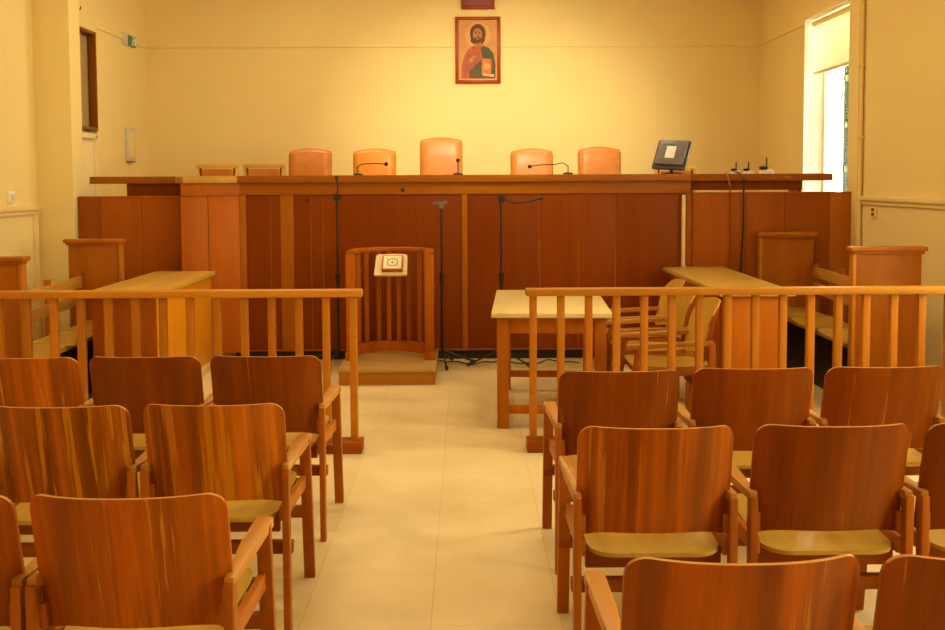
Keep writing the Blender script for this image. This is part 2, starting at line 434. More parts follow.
MB().box((x - .045, DY0 + .04, 2.1), (x - .041, DY1 - .04, 2.98), 0).build('pane', M['glass'], w5)

# fittings on the walls
e = thing('exit_sign', 'small green exit sign with white running figure high on the left wall', 'sign', (XL, 10.84, 3.075))
MB().box((0, .0, -.055), (.03, .24, .055), .004).build('sign_box', M['green'], e)
s = MB()
s.bar((.032, .10, -.02), (.032, .13, .02), .004, .025, 0, up=(1, 0, 0)).bar((.032, .10, -.02), (.032, .07, -.05), .004, .016, 0, up=(1, 0, 0)).bar((.032, .10, -.02), (.032, .13, -.05), .004, .016, 0, up=(1, 0, 0))
s.bar((.032, .12, .015), (.032, .16, .0), .004, .012, 0, up=(1, 0, 0)).bar((.032, .12, .015), (.032, .085, .005), .004, .012, 0, up=(1, 0, 0))
s.box((.03, .125, .027), (.034, .147, .05), 0).box((.03, .18, -.04), (.034, .22, .04), 0)
s.build('pictogram', M['signwhite'], e)
MB().box((0, -.14, -.06), (.025, -.01, .06), .004).build('lamp_housing', M['grey'], e)
e = thing('wall_box', 'narrow pale cover box on the left wall below the exit sign', 'box', (XL, 10.72, 1.78))
MB().box((0, 0, 0), (.03, .26, .36), .006).build('cover', M['grey'], e); MB().box((.028, .04, .04), (.036, .22, .32), .004).build('cover_plate', M['wall'], e)
MB().box((0, .02, -.012), (.036, .24, .0), .002).build('lower_edge', M['bench_strip'], e)
e = thing('light_switch', 'small white switch box above the left dado rail', 'switch', (XL, 7.94, 1.40))
MB().box((0, 0, 0), (.025, .1, .085), .004).build('switch_plate', M['label'], e); MB().box((.025, .02, .02), (.032, .08, .065), .003).build('rocker', M['trimpaint'], e)
e = thing('wall_hook', 'tiny dark hook high on the left wall', 'hook', (XL, 9.42, 3.16))
MB().box((0, 0, 0), (.03, .04, .05), .004).build('hook_plate', M['black'], e); MB().tube([(.02, .02, .01), (.05, .02, .0), (.055, .02, .03)], .006).build('hook_arm', M['black'], e)
e = thing('power_socket', 'small brown socket on the right wall under the dado rail', 'socket', (XR, 8.14, 1.24))
MB().box((-.02, 0, 0), (0, .09, .085), .004).build('socket_plate', M['trimpaint'], e); MB().box((-.024, .02, .012), (-.018, .07, .036), .003).box((-.024, .02, .05), (-.018, .07, .074), .003).build('socket_hole', M['bench'], e)
e = thing('wall_pipe', 'thin yellow-painted pipe running up the right wall beside the window', 'pipe', (3.334, 8.452, 0))
MB().tube([(0, 0, .1), (0, 0, ZC)], .014, 10).build('pipe_run', M['wall'], e)
for z in (.6, 1.9, 2.5, 3.3): MB().box((-.022, -.018, z), (.022, .016, z + .02), .003).build('pipe_clip', M['trimpaint'], e)

# icon pictures on the back wall
def picture(name, label, cx, z0, w, h):
    e = thing(name, label, 'picture', (cx, YB - .03, z0))
    f = MB(); fw = .038
    f.box((-w / 2, -.012, 0), (-w / 2 + fw, .03, h), .006).box((w / 2 - fw, -.012, 0), (w / 2, .03, h), .006)
    f.box((-w / 2 + fw - .002, -.010, 0), (w / 2 - fw + .002, .03, fw), .005).box((-w / 2 + fw - .002, -.010, h - fw), (w / 2 - fw + .002, .03, h), .005)
    f.build('picture_frame', M['redframe'], e)
    return e
def ell(cx, cz, rx, rz, n=24, a0=0, a1=360):
    return [(cx + rx * math.cos(R(a0 + (a1 - a0) * k / n)), cz + rz * math.sin(R(a0 + (a1 - a0) * k / n))) for k in range(n)]
W_, H_ = .515, .75
e = picture('icon_painting', 'red-framed gold icon of a bearded robed figure holding a book, on the back wall', .146, 2.66, W_, H_)
p = MB()
p.box((-W_ / 2 + .03, .005, .03), (W_ / 2 - .03, .012, H_ - .03), 0, 0)
def L(pts, d, mi): p.prism(pts, .005 - d * .0012, .0055, mi)
L(ell(.0, .55, .145, .14), 1, 1)
for (a, b) in ((-.225, -.217), (.217, .225)): L([(a, .04), (b, .04), (b, .71), (a, .71)], 1, 8)
L([(-.225, .04), (.225, .04), (.225, .05), (-.225, .05)], 1, 8); L([(-.225, .705), (.225, .705), (.225, .713), (-.225, .713)], 1, 8)
L([(-.19, .05), (-.185, .2), (-.15, .32), (-.09, .40), (-.03, .43), (.06, .43), (.12, .40), (.17, .34), (.195, .2), (.19, .05)], 2, 4)   # red robe
L([(.03, .40), (.07, .42), (.12, .40), (.175, .34), (.2, .2), (.195, .06), (.04, .06), (.06, .2)], 3, 5)                                  # green mantle
L([(-.09, .06), (-.1, .12), (-.02, .22), (.03, .26), (.06, .2), (.05, .06)], 4, 5)
L([(.04, .10), (.15, .10), (.155, .27), (.05, .28)], 5, 6)                                                                                 # book
L([(.055, .085), (.18, .07), (.185, .1), (.05, .108)], 6, 8)
L(ell(.0, .56, .09, .11), 3, 3)                                                                                                            # hair
L([(-.07, .56), (-.085, .47), (-.04, .44), (.05, .44), (.08, .48), (.07, .56)], 4, 3)
L([(-.03, .42), (.04, .42), (.035, .5), (-.03, .5)], 5, 2)
L(ell(-.005, .545, .052, .075), 6, 2)                                                                                                      # face
L(ell(-.005, .485, .045, .035), 7, 3); L(ell(-.005, .50, .02, .008), 8, 6)
for sx in (-.024, .016): L(ell(sx, .562, .010, .005), 8, 3); L(ell(sx, .575, .014, .004), 8, 3)
L([(-.008, .52), (.004, .52), (.0, .565), (-.004, .565)], 8, 4)
L([(-.12, .22), (-.05, .24), (-.03, .30), (-.05, .32), (-.1, .27)], 6, 2)                                                                  # hand
L(ell(.1, .19, .035, .04), 7, 1)
for q in range(3): L([(-.15 + q * .05, .07), (-.143 + q * .05, .07), (-.105 + q * .04, .34), (-.109 + q * .04, .34)], 5, 7)
p.build('painted_panel', [M['gold'], M['haloc'], M['skin'], M['hair'], M['robe'], M['mantle'], M['orange'], M['red'], M['picline']], e)
e = picture('picture', 'dark red picture cut off by the top edge, above the icon', .147, 3.497, .38, .5)
MB().box((-.16, .002, .03), (.16, .012, .47), 0).build('picture_panel', M['red'], e)

# ---------------------------------------------------------------- judges' bench
def seam(mb, x, y, z0, z1, w=.006): mb.box((x - w / 2, y - .0015, z0), (x + w / 2, y + .01, z1), 0)
BX0, BX1, BY = -1.955, 1.945, 8.66
jb = thing('judges_bench', 'long high dark wooden judges bench across the back of the courtroom', 'bench', (0, 0, 0))
MB().box((BX0 - .01, BY - .06, 1.543), (BX1 - .01, BY + .62, 1.605), .006).build('countertop', M['bench_top'], jb)
MB().box((BX0, BY - .018, 1.44), (BX1, BY + .02, 1.543), .003).build('fascia', M['bench_top'], jb)
for (a, b, m_) in ((BX0, -1.90, 'bench_strip'), (-1.90, -1.605, 'bench'), (-1.605, -1.49, 'bench_strip'), (-1.49, -1.125, 'bench'), (-1.12, -.035, 'bench'), (-.035, .012, 'bench_strip'), (.012, .63, 'bench'), (.633, 1.3, 'bench'), (1.303, BX1, 'bench')):
    y = BY - (.008 if m_ == 'bench_strip' else 0)
    MB().box((a, y, .075), (b, BY + .03, 1.44), .002).build('front_strip' if m_ == 'bench_strip' else 'front_panel', M[m_], jb)
s = MB()
for xx in (-1.69, -1.34, -1.24): seam(s, xx, BY, .08, 1.435, .004)
for xx in (.64, .975, 1.3): seam(s, xx, BY, .08, 1.05, .006)
s.build('joint_strip', M['bench_strip'], jb)
MB().box((BX0 - .06, BY + .015, 0), (BX1, BY + .05, .08), 0).build('plinth', M['plinth'], jb)
MB().box((BX0, BY - .012, .078), (BX1, BY + .01, .092), .003).build('base_bead', M['bench_top'], jb)
MB().box((BX0 + .1, BY + .62, 0), (BX0 + .14, BY + .05, 1.54), 0).build('support_panel', M['bench'], jb)
MB().box((BX1 - .14, BY + .05, 0), (BX1 - .1, BY + .62, 1.54), 0).build('support_panel', M['bench'], jb)
MB().box((-.02, BY + .03, 0), (.02, BY + .58, 1.54), 0).build('support_panel', M['bench'], jb)
h = MB()
for xx, z in ((-.545, 1.475), (-1.37, 1.385)):
    h.tube([(xx, BY - .022, z), (xx, BY - .01, z)], .017 if z > 1.4 else .01, 10)
h.build('cable_hole', M['plinth'], jb)
# angled return at the left end
ax, ay, bx, by = -2.40, 8.44, BX0, BY
ang = math.atan2(by - ay, bx - ax); Ln = math.hypot(bx - ax, by - ay)
XF = Matrix.Translation((ax, ay, 0)) @ Matrix.Rotation(ang, 4, 'Z')
MB().box((.01, -.05, 1.543), (Ln - .005, .30, 1.603), .006).build('return_top', M['desk_top'], jb, XF)
MB().box((0, -.018, 1.435), (Ln, .02, 1.543), .003).build('return_fascia', M['return'], jb, XF)
MB().box((0, 0, .07), (Ln * .45, .03, 1.435), .002).build('return_panel', M['return'], jb, XF)
MB().box((Ln * .45 + .004, 0, .07), (Ln, .03, 1.435), .002).build('return_panel', M['return'], jb, XF)

# side counters and screens at either end
sc_ = thing('side_counter', 'wooden counter slab at the left end of the judges bench', 'counter', (0, 0, 0))
MB().box((-3.29, 8.78, 1.54), (-2.50, 9.35, 1.603), .005).build('countertop', M['bench_top'], sc_)
MB().box((-2.98, 8.82, 1.40), (-2.50, 8.85, 1.54), .003).build('fascia', M['bench'], sc_)
MB().box((-2.98, 8.85, 0), (-2.95, 9.04, 1.54), 0).build('support_panel', M['bench'], sc_)
MB().box((-2.54, 8.85, 0), (-2.51, 9.04, 1.54), 0).build('support_panel', M['bench'], sc_)
sc_ = thing('side_counter', 'wooden counter slab at the right end of the bench in front of the window', 'counter', (0, 0, 0))
MB().box((1.955, 8.72, 1.542), (3.205, 9.35, 1.604), .005).build('countertop', M['bench_top'], sc_)
MB().box((1.955, 8.76, 1.462), (2.95, 8.79, 1.542), .003).build('fascia', M['bench'], sc_)
MB().box((1.96, 8.79, 0), (1.99, 9.04, 1.542), 0).build('support_panel', M['bench'], sc_)
MB().box((2.92, 8.79, 0), (2.95, 9.04, 1.542), 0).build('support_panel', M['bench'], sc_)

sl = thing('wooden_screen', 'low dark wooden screen beside the left pilaster', 'screen', (0, 0, 0))
for a, b in ((-3.318, -3.13), (-3.127, -2.78), (-2.777, -2.42)):
    MB().box((a, 8.58, .06), (b, 8.61, 1.425), .002).build('screen_panel', M['screen'], sl)
MB().box((-3.318, 8.575, 1.425), (-2.42, 8.62, 1.435), .002).build('cap_strip', M['bench_strip'], sl)
MB().box((-3.318, 8.595, 0), (-2.42, 8.62, .06), 0).build('plinth', M['plinth'], sl)
sr = thing('wooden_screen', 'low dark wooden screen under the bright window at right', 'screen', (0, 0, 0))
for a, b in ((1.95, 2.41), (2.413, 2.74), (2.743, 3.13), (3.133, 3.335)):
    MB().box((a, 8.58 + .002, .06), (b, 8.61, 1.438), .002).build('screen_panel', M['screen'] if a < 3 else M['bench_strip'], sr)  # last panel gets a lighter wood, the light on it painted in
MB().box((1.95, 8.575, 1.438), (3.335, 8.62, 1.446), .002).build('cap_strip', M['bench_strip'], sr)
MB().box((1.95, 8.595, 0), (3.335, 8.62, .06), 0).build('plinth', M['plinth'], sr)
MB().box((1.865, 8.60, .1), (1.893, 8.645, 1.425), .002).build('edge_strip', M['board'], sr)
MB().box((1.90, 8.60, .1), (1.945, 8.645, 1.44), .002).build('end_post', M['screen'], sr)

# ---------------------------------------------------------------- chairs behind the bench
def leather_chair(label, loc, h, mat):
    c = thing('judge_chair', label, 'chair', loc, 180, 'leather chairs behind the bench')
    W = .212; zb = .42; H = h - zb
    def fn(x, v, sd):
        t = x / W; y = -.2 - .10 * v / H
        edge = max(0, 1 - abs(t)) ** .35 * min(1, (H - v) / .05 + .25) if sd else 1
        crown = .034 * (1 - t * t) * (v / H) ** 3
        off = .035 + .035 * min(1, (1 - abs(t)) * 5) * min(1, .3 + (H - v) / .06)
        return Vector((x, y + (off if sd == 0 else -off), zb + v + crown))
    b = MB().panel(W, H, .04, .025, fn).build('backrest', mat, c, sharp=60)
    pts = []
    for k in range(17):
        x = W * (k / 8 - 1) * .99; t = x / W
        pts.append((x, -.30, zb + H + .034 * (1 - t * t) + .004))
    MB().tube(pts, .007, 8).build('piping', M['leather'], b)
    def fs(x, v, sd):
        return Vector((x, -.18 + v, (.49 if sd == 0 else .40) - .02 * (abs(x) / .24) ** 4 * (1 if sd == 0 else 0)))
    MB().panel(.24, .48, .05, .07, fs).build('seat', mat, c)
    for sx in (-1, 1):
        MB().bar((sx * .217, -.2, .64), (sx * .217, .16, .64), .04, .03, .008).bar((sx * .217, -.15, .44), (sx * .217, -.15, .63), .03, .03).bar((sx * .217, .1, .44), (sx * .217, .1, .63), .03, .03).build('armrest', M['frame_h'], c)
    MB().lathe([(.03, .06), (.03, .40)], n=12).build('column', M['chrome'], c)
    f = MB()
    for k in range(5):
        a = k * 2 * math.pi / 5
        f.bar((0, 0, .07), (.27 * math.cos(a), .27 * math.sin(a), .03), .04, .03, .006)
    f.build('base', M['black'], c)
    return c
YJ = 9.8
for px_x, h, mat, lab in (
    (-1.56, 1.24, 'leather', 'tan leather chair behind the bench, second from the left wooden-framed chairs'),
    (-.915, 1.235, 'leather2', 'bright orange leather chair with a desk microphone before it'),
    (-.245, 1.345, 'leather', 'tallest tan leather chair at the middle of the bench, under the icon'),
    (.665, 1.23, 'leather', 'tan leather chair behind the curved gooseneck microphone'),
    (1.345, 1.245, 'leather', 'rightmost tan leather chair behind the bench, left of the monitor')):
    if px_x == -1.56: lab = 'leftmost tan leather chair, next to the two wooden-framed chairs'
    leather_chair(lab, (px_x, YJ, .6), h, M[mat])

def framed_chair(label, loc):
    c = thing('framed_chair', label, 'chair', loc, 180, 'wooden-framed chairs behind the bench')
    f = MB(); W = .208
    for sx in (-1, 1): f.bar((sx * (W - .018), -.2, .0), (sx * (W - .018), -.24, 1.10), .036, .03)
    f.box((-W, -.256, 1.07), (W, -.222, 1.108), .004).box((-W + .02, -.235, .62), (W - .02, -.21, .66), .003)
    f.build('back_frame', M['oak'], c)
    MB().panel(W - .06, .42, .03, .02, lambda x, v, sd: Vector((x, -.228 + (.025 if sd == 0 else -.02), .64 + v))).build('back_pad', M['leather'], c)
    MB().box((-W + .03, -.245, .66), (-W + .05, -.222, 1.07), 0).box((W - .05, -.245, .66), (W - .03, -.222, 1.07), 0).build('inner_bead', M['bench'], c)
    MB().panel(.21, .42, .03, .04, lambda x, v, sd: Vector((x, -.2 + v, .47 if sd == 0 else .41))).build('seat', M['leather'], c)
    for sx in (-1, 1): MB().bar((sx * .19, .19, 0), (sx * .19, .19, .42), .036, .036).build('leg', M['oak'], c)
    return c
framed_chair('pale wooden-framed chair with tan pad, leftmost behind the bench', (-2.48, YJ, .62))
framed_chair('pale wooden-framed chair with tan pad, second from left behind the bench', (-2.015, YJ, .62))
framed_chair('wooden-framed chair half hidden behind the computer monitor', (2.09, 9.75, .585))

# ---------------------------------------------------------------- things on the bench
m_ = thing('computer_monitor', 'dark flat computer monitor seen from behind, standing tilted on the bench', 'monitor', (1.85, 8.95, 1.607), 0)
XF = Matrix.Translation((-.01, 0, .168)) @ Matrix.Rotation(R(4), 4, 'Y') @ Matrix.Rotation(R(-34), 4, 'Z') @ Matrix.Rotation(R(-26), 4, 'X')
MB().box((-.155, -.008, -.145), (.155, .02, .145), .008).build('screen', M['monitor'], m_, XF)
bk = MB().box((-.13, -.034, -.11), (.14, -.004, .138), .012).build('back_shell', M['monitor_grey'], m_, XF)
MB().box((-.045, -.037, -.05), (.045, -.033, .07), .001).build('sticker', M['label'], bk, XF)
MB().box((-.09, -.037, .085), (.02, -.033, .096), .001).build('maker_strip', M['green'], bk, XF)
MB().tube([(-.015, -.02, .012), (-.02, -.045, .05), (-.02, -.03, .1)], .017, 10).build('stand_neck', M['black'], m_)
MB().lathe([(.10, 0), (.10, .008), (.03, .016)]).build('stand_foot', M['black'], m_)

def gooseneck(label, loc, path, headdir):
    g = thing('gooseneck_microphone', label, 'microphone', loc, 0, 'microphones on the judges bench')
    MB().lathe([(.045, 0), (.045, .012), (.02, .02)], n=16).build('base', M['black'], g)
    MB().tube(path, .0045, 8).build('gooseneck', M['black'], g)
    MB().lathe([(.004, -.018), (.016, -.012), (.018, 0), (.016, .012), (.004, .018)], path[-1], 12).build('capsule', M['black'], g)
gooseneck('gooseneck microphone bent across the bright orange chair', (-.96, 8.95, 1.605), [(0, 0, .01), (-.01, 0, .07), (.03, -.03, .10), (.15, -.05, .105), (.255, -.05, .10)], 1)
gooseneck('short upright gooseneck microphone in front of the tallest chair', (-.068, 8.95, 1.605), [(0, 0, .01), (0, 0, .08), (0, -.02, .13)], 0)
gooseneck('gooseneck microphone curving left from a stub, at the second chair from right', (.915, 8.95, 1.605), [(0, 0, .01), (0, 0, .075), (-.05, -.01, .105), (-.12, -.02, .09), (-.25, -.03, .088), (-.345, -.03, .072)], -1)

for i, (xx, s, lab) in enumerate(((2.395, .8, 'small desk microphone, leftmost of three on the right counter slab'), (2.505, .8, 'small desk microphone, middle of three on the right counter slab'), (2.665, 1.1, 'largest desk microphone with pale base, on the right counter slab'))):
    g = thing('desk_microphone', lab, 'microphone', (xx, 8.86, 1.604), 0, 'desk microphones on the right counter slab')
    MB().lathe([(.058 * s, 0), (.058 * s, .015 * s), (.048 * s, .03 * s), (.03 * s, .04 * s)], n=16).build('base', M['label'], g)
    MB().lathe([(.0, .03 * s), (.03 * s, .035 * s), (.04 * s, .05 * s), (.02 * s, .06 * s)], (-.03 * s, -.02, 0), 12).build('keypad', M['black'], g)
    MB().tube([(0, 0, .03 * s), (0, 0, .13 * s)], .006, 8).build('stem', M['black'], g)
tag(MB().tube([(2.36, 8.74, 1.614), (2.375, 8.68, 1.614), (2.38, 8.56, 1.55), (2.38, 8.55, 1.2), (2.36, 8.55, .8), (2.34, 8.55, .4), (2.33, 8.5, .008), (2.25, 8.4, .008)], .008, 8).build('cable', M['black']),
    'thick dark cable hanging over the right screen from the desk microphones', 'cable')
tag(MB().tube([(2.27, 8.74, 1.612), (2.265, 8.68, 1.612), (2.265, 8.56, 1.5), (2.27, 8.555, 1.0), (2.25, 8.555, .5), (2.24, 8.5, .006), (2.2, 8.45, .006)], .006, 6).build('cable', M['bench']),
    'thin brown cable hanging left of the thick dark one', 'cable')

# microphone stands before the bench
def mic_stand(label, x, y, ztop, boom=None, kind=0, legs=(200, 320, 80)):
    g = thing('microphone_stand', label, 'microphone stand', (x, y, 0), 0, 'black floor microphone stands before the bench')
    MB().tube([(0, 0, .12), (0, 0, .75)], .012, 10).build('lower_pole', M['black'], g)
    MB().tube([(0, 0, .72), (0, 0, ztop)], .0085, 10).build('upper_pole', M['black'], g)
    MB().tube([(0, 0, .70), (0, 0, .78)], .019, 10).build('clutch', M['black'], g)
    for a in legs:
        MB().tube([(0, 0, .14), (.30 * math.cos(R(a)), .22 * math.sin(R(a)), .018)], .009, 8).tube([(.27 * math.cos(R(a)), .198 * math.sin(R(a)), .03), (.31 * math.cos(R(a)), .227 * math.sin(R(a)), .016)], .015, 8).build('leg', M['black'], g)
    if kind == 0:
        MB().bar((-.07, 0, ztop), (.05, 0, ztop + .01), .022, .022, .004).box((-.02, -.02, ztop - .04), (.02, .02, ztop + .015), .004).build('clip', M['monitor_grey'], g)
    else:
        MB().box((-.025, -.02, ztop - .03), (.03, .02, ztop + .03), .005).build('clip', M['black'], g)
    if boom: MB().tube(boom, .007, 8).tube([boom[-2], boom[-1]], .014, 8).build('boom_arm', M['black'], g)
mic_stand('dark microphone stand behind the left of the witness stand', -1.085, 8.42, 1.42, [(0, 0, 1.42), (.01, 0, 1.5), (.005, 0, 1.56), (.0, 0, 1.6)], 1, (100, 180, 255))
mic_stand('microphone stand with empty clip just right of the witness stand', -.205, 8.34, 1.365, None, 0, (-82, 25, 75))
mic_stand('microphone stand with a boom arm reaching right, behind the table', .295, 8.36, 1.40, [(-.03, 0, 1.415), (.03, 0, 1.40), (.12, -.02, 1.365), (.22, -.04, 1.375), (.31, -.06, 1.40), (.345, -.06, 1.41)], 1)
pts = []
for k in range(40):
    t = k / 39; pts.append((-.3 + 1.25 * t, 8.45 + .07 * math.sin(t * 17) + .04 * math.sin(t * 41), .007 + .004 * math.sin(t * 30) ** 2))
tag(MB().tube(pts, .005, 6).build('floor_cable', M['black']), 'black cable lying loose on the floor along the bench plinth', 'cable')

# ---------------------------------------------------------------- witness stand
ws = thing('witness_stand', 'curved wooden witness stand with balusters on a low platform', 'witness stand', (-.61, 7.99, 0))
pf = MB().box((-.366, -.43, .0), (.366, .43, .098), .004).build('platform', M['stand_x'], ws)
MB().box((-.374, -.438, .098), (.374, .435, .122), .005).build('platform_tread', M['stand_step'], pf)
RX, RY, CY = .315, .30, .10
def arc(k, n, z): a = math.pi - math.pi * k / n; return (RX * math.cos(a), CY + RY * max(0, math.sin(a)) ** .9, z)
N = 24
path = [(-RX, -.02, 0)] + [arc(k, N, 0) for k in range(N + 1)] + [(RX, -.02, 0)]
MB().sweep([(x, y, .985) for x, y, z in path], [(-.034, -.014), (.034, -.014), (.034, .010), (.026, .016), (-.026, .016), (-.034, .010)]).build('top_rail', M['stand'], ws)
MB().sweep([(x, y, .122) for x, y, z in path], [(-.025, 0), (.025, 0), (.025, .085), (-.025, .085)]).build('base_rail', M['stand'], ws)
for sx in (-1, 1):
    MB().box((sx * RX - .036, -.05, .122), (sx * RX + .036, .02, .968), .004).build('post', M['stand'], ws)
    MB().box((sx * RX - .044, -.065, .122), (sx * RX + .044, .03, .19), .004).build('post_foot', M['stand'], ws)
for k in (1.2, 3.6, 6.1, 8.9, 11, 13, 15.1, 17.9, 20.4, 22.8):
    x, y, z = arc(k, N, 0)
    MB().bar((x, y, .2), (x, y, .97), .036, .026, .004, up=(0, 1, 0)).build('baluster', M['stand'], ws)
XF = Matrix.Translation((-.005, .20, .872)) @ Matrix.Rotation(R(40), 4, 'X')
rb = MB()
def board_fn(x, v, sd):
    w = 1 - .05 * (v / .24)
    return Vector((x * w, v - .12, .0 if sd == 0 else -.018))
rb.panel(.135, .24, .012, .03, board_fn).build('reading_board', M['board'], ws, XF)
MB().bar((-.005, .37, .94), (-.005, .24, .89), .06, .025, .004).build('board_bracket', M['stand'], ws)
bk = thing('book', 'small square book with a round emblem on the slanted reading board', 'book', (-.615, 8.19, .877))
XB = Matrix.Rotation(R(40), 4, 'X') @ Matrix.Translation((0.012, -.012, .003))
MB().box((-.085, -.085, 0), (.085, .085, .022), .003).build('book_block', M['frame'], bk, XB)
MB().box((-.074, -.07, .021), (.074, .074, .0255), .001).build('cover_card', M['paper'], bk, XB)
em = MB().tube([(.042 * math.cos(k * math.pi / 10), .042 * math.sin(k * math.pi / 10), .026) for k in range(20)], .003, 6, closed=True)
em.tube([(-.02, 0, .026), (.02, 0, .026)], .002, 6).tube([(0, -.02, .026), (0, .022, .026)], .002, 6)
for k in range(4):
    a = k * math.pi / 2 + .78; em.tube([(.055 * math.cos(a), .055 * math.sin(a), .026), (.062 * math.cos(a), .062 * math.sin(a), .026)], .003, 6)
em.build('emblem', M['ink'], bk, XB)

# ---------------------------------------------------------------- railing
def railing(label, x0, x1, xs, endx, foot):
    g = thing('railing', label, 'railing', (0, 5.71, 0))
    MB().box((x0, -.045, .896), (x1, .045, .938), .012).build('top_rail', M['rail_x'], g)
    MB().box((foot[0], -.078, 0), (foot[1], .06, .066), .005).build('base_rail', M['stretch'], g)
    for xx in xs:
        MB().box((xx - .021, -.021, .06), (xx + .021, .021, .9), .004).build('baluster', M['rail_z'], g)
d = .1557
railing('wooden balustrade on the left of the aisle, before the witness stand', -3.61, -.594, [-.649 - d * k for k in range(19)], -.6, (-3.61, -.60))
d = .1597
railing('wooden balustrade on the right of the aisle, before the small table', .338, 3.345, [.383 + d * k for k in range(19)], .34, (.345, 3.345))

# ---------------------------------------------------------------- table
tb = thing('table', 'small wooden table with pale yellow top behind the right railing', 'table', (.565, 6.80, 0), -3.2)
MB().box((-.375, -.66, .705), (.375, .66, .735), .005).build('tabletop', M['table_top'], tb)
MB().box((-.32, -.60, .60), (.32, -.575, .705), .003).box((-.32, .575, .60), (.32, .60, .705), .003).box((-.32, -.6, .6), (-.295, .6, .705), .003).box((.295, -.6, .6), (.32, .6, .705), .003).build('apron', M['table'], tb)
for sx in (-1, 1):
    for sy in (-1, 1): MB().box((sx * .305 - .036, sy * .585 - .036, 0), (sx * .305 + .036, sy * .585 + .036, .70), .004).build('leg', M['table'], tb)
for sy in (-1, 1): MB().box((-.27, sy * .585 - .014, .09), (.27, sy * .585 + .014, .14), .003).build('stretcher', M['table'], tb)
MB().box((-.318, -.55, .09), (-.292, .55, .14), .003).box((.292, -.55, .09), (.318, .55, .14), .003).build('side_stretcher', M['table'], tb)

# ---------------------------------------------------------------- counsel desks
dk = thing('counsel_desk', 'long narrow wooden desk on the left with orange lit side panel', 'desk', (0, 0, 0))
MB().box((-2.60, 6.78, .775), (-2.10, 8.36, .81), .005).build('desktop', M['desk_top'], dk)
MB().box((-2.15, 6.84, .05), (-2.125, 8.31, .775), .003).build('side_panel', M['desk_lit_side'], dk)
MB().box((-2.56, 6.815, .0), (-2.125, 6.84, .775), .003).build('end_panel', M['screen'], dk)  # darker wood paints the shade on this end of the desk
MB().box((-2.56, 8.285, .0), (-2.15, 8.31, .775), .003).build('end_panel', M['desk'], dk)
MB().box((-2.135, 6.84, .0), (-2.11, 8.31, .07), .003).build('kick_board', M['table_top'], dk)
MB().box((-2.56, 6.84, .45), (-2.15, 8.28, .47), .002).build('shelf', M['desk'], dk)
dk = thing('counsel_desk', 'long narrow wooden desk on the right, behind three chairs', 'desk', (0, 0, 0))
MB().box((1.69, 6.62, .775), (2.20, 8.55, .81), .005).build('desktop', M['desk_top'], dk)
MB().box((1.74, 6.84, .02), (1.765, 8.50, .775), .003).build('side_panel', M['desk'], dk)
MB().box((1.72, 6.66, .0), (1.93, 6.685, .775), .003).build('end_panel', M['desk'], dk)
MB().box((1.933, 6.66, .0), (2.15, 6.685, .775), .003).build('end_panel', M['desk'], dk)
MB().box((1.74, 8.47, .0), (2.15, 8.495, .775), .003).build('far_panel', M['desk'], dk)
MB().box((1.765, 6.69, .45), (2.15, 8.47, .47), .002).build('shelf', M['desk'], dk)

# ---------------------------------------------------------------- pews by the walls
def pew(label, sx, y0, y1, xin, xout, dfar):
    """xin: side towards the desk, xout: side towards the wall"""
    g = thing('pew', label, 'pew', (0, 0, 0))
    for y in (y0, y1):
        a, b = sorted((xin, xout)); xi = xin
        if y == y1: a += dfar; b += dfar; xi += dfar
        e = MB().box((a, y, 0), (b, y + .05, 1.075), .003).build('end_panel', M['pew'], g)
        MB().box((a - .03, y - .03, 1.075), (b + .03, y + .08, 1.105), .008).box((a - .015, y - .015, 1.055), (b + .015, y + .065, 1.078), .006).build('cap', M['pew'], e)
        MB().box((xi - .012, y - .008, 0), (xi + .012, y + .058, 1.06), .003).build('edge_lip', M['rail_z'], e)
    xb = xout - sx * .07
    for z in (.71, .575):
        MB().bar((xb, y0 + .05, z + .032), (xb, y1, z + .058), .022, .09, .005, up=(-sx * .0, 0, 1)).build('back_rail', M['pew_rail'], g)
    n = 3; Ls = (y1 - y0 - .05) / n
    for k in range(n + 1):
        yy = y0 + .05 + .03 + (y1 - y0 - .11) * k / n
        MB().box((xb + sx * .012 - .02, yy - .02, 0), (xb + sx * .012 + .02, yy + .02, .845), .003).build('back_post', M['frame'], g)
    for k in range(n):
        c = y0 + .05 + Ls * (k + .5)
        def fn(x, v, sd, c=c): return Vector((xb - sx * .04 - sx * v, c + x, .45 + .012 * (abs(x) / .25) ** 2 - (.02 if sd else 0)))
        MB().panel(Ls / 2 - .012, abs(xin - xb) - .01, .03, .07, fn).build('seat', M['ply'], g)
    MB().box((min(xin - sx * -.06, xb), y0 + .05, 0), (max(xin + sx * .06, xb), y1, .41), 0).build('seat_shade_block', M['plinth'], g)  # black block added for the shade in the recess under the seats
    MB().box((xin + sx * .05 - .012, y0 + .05, .395), (xin + sx * .05 + .012, y1, .43), .003).build('seat_rail', M['pew_rail'], g)
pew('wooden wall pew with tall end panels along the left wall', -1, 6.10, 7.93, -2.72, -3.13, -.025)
pew('wooden wall pew with tall end panels along the right wall', 1, 6.61, 8.46, 2.58, 3.03, -.075)

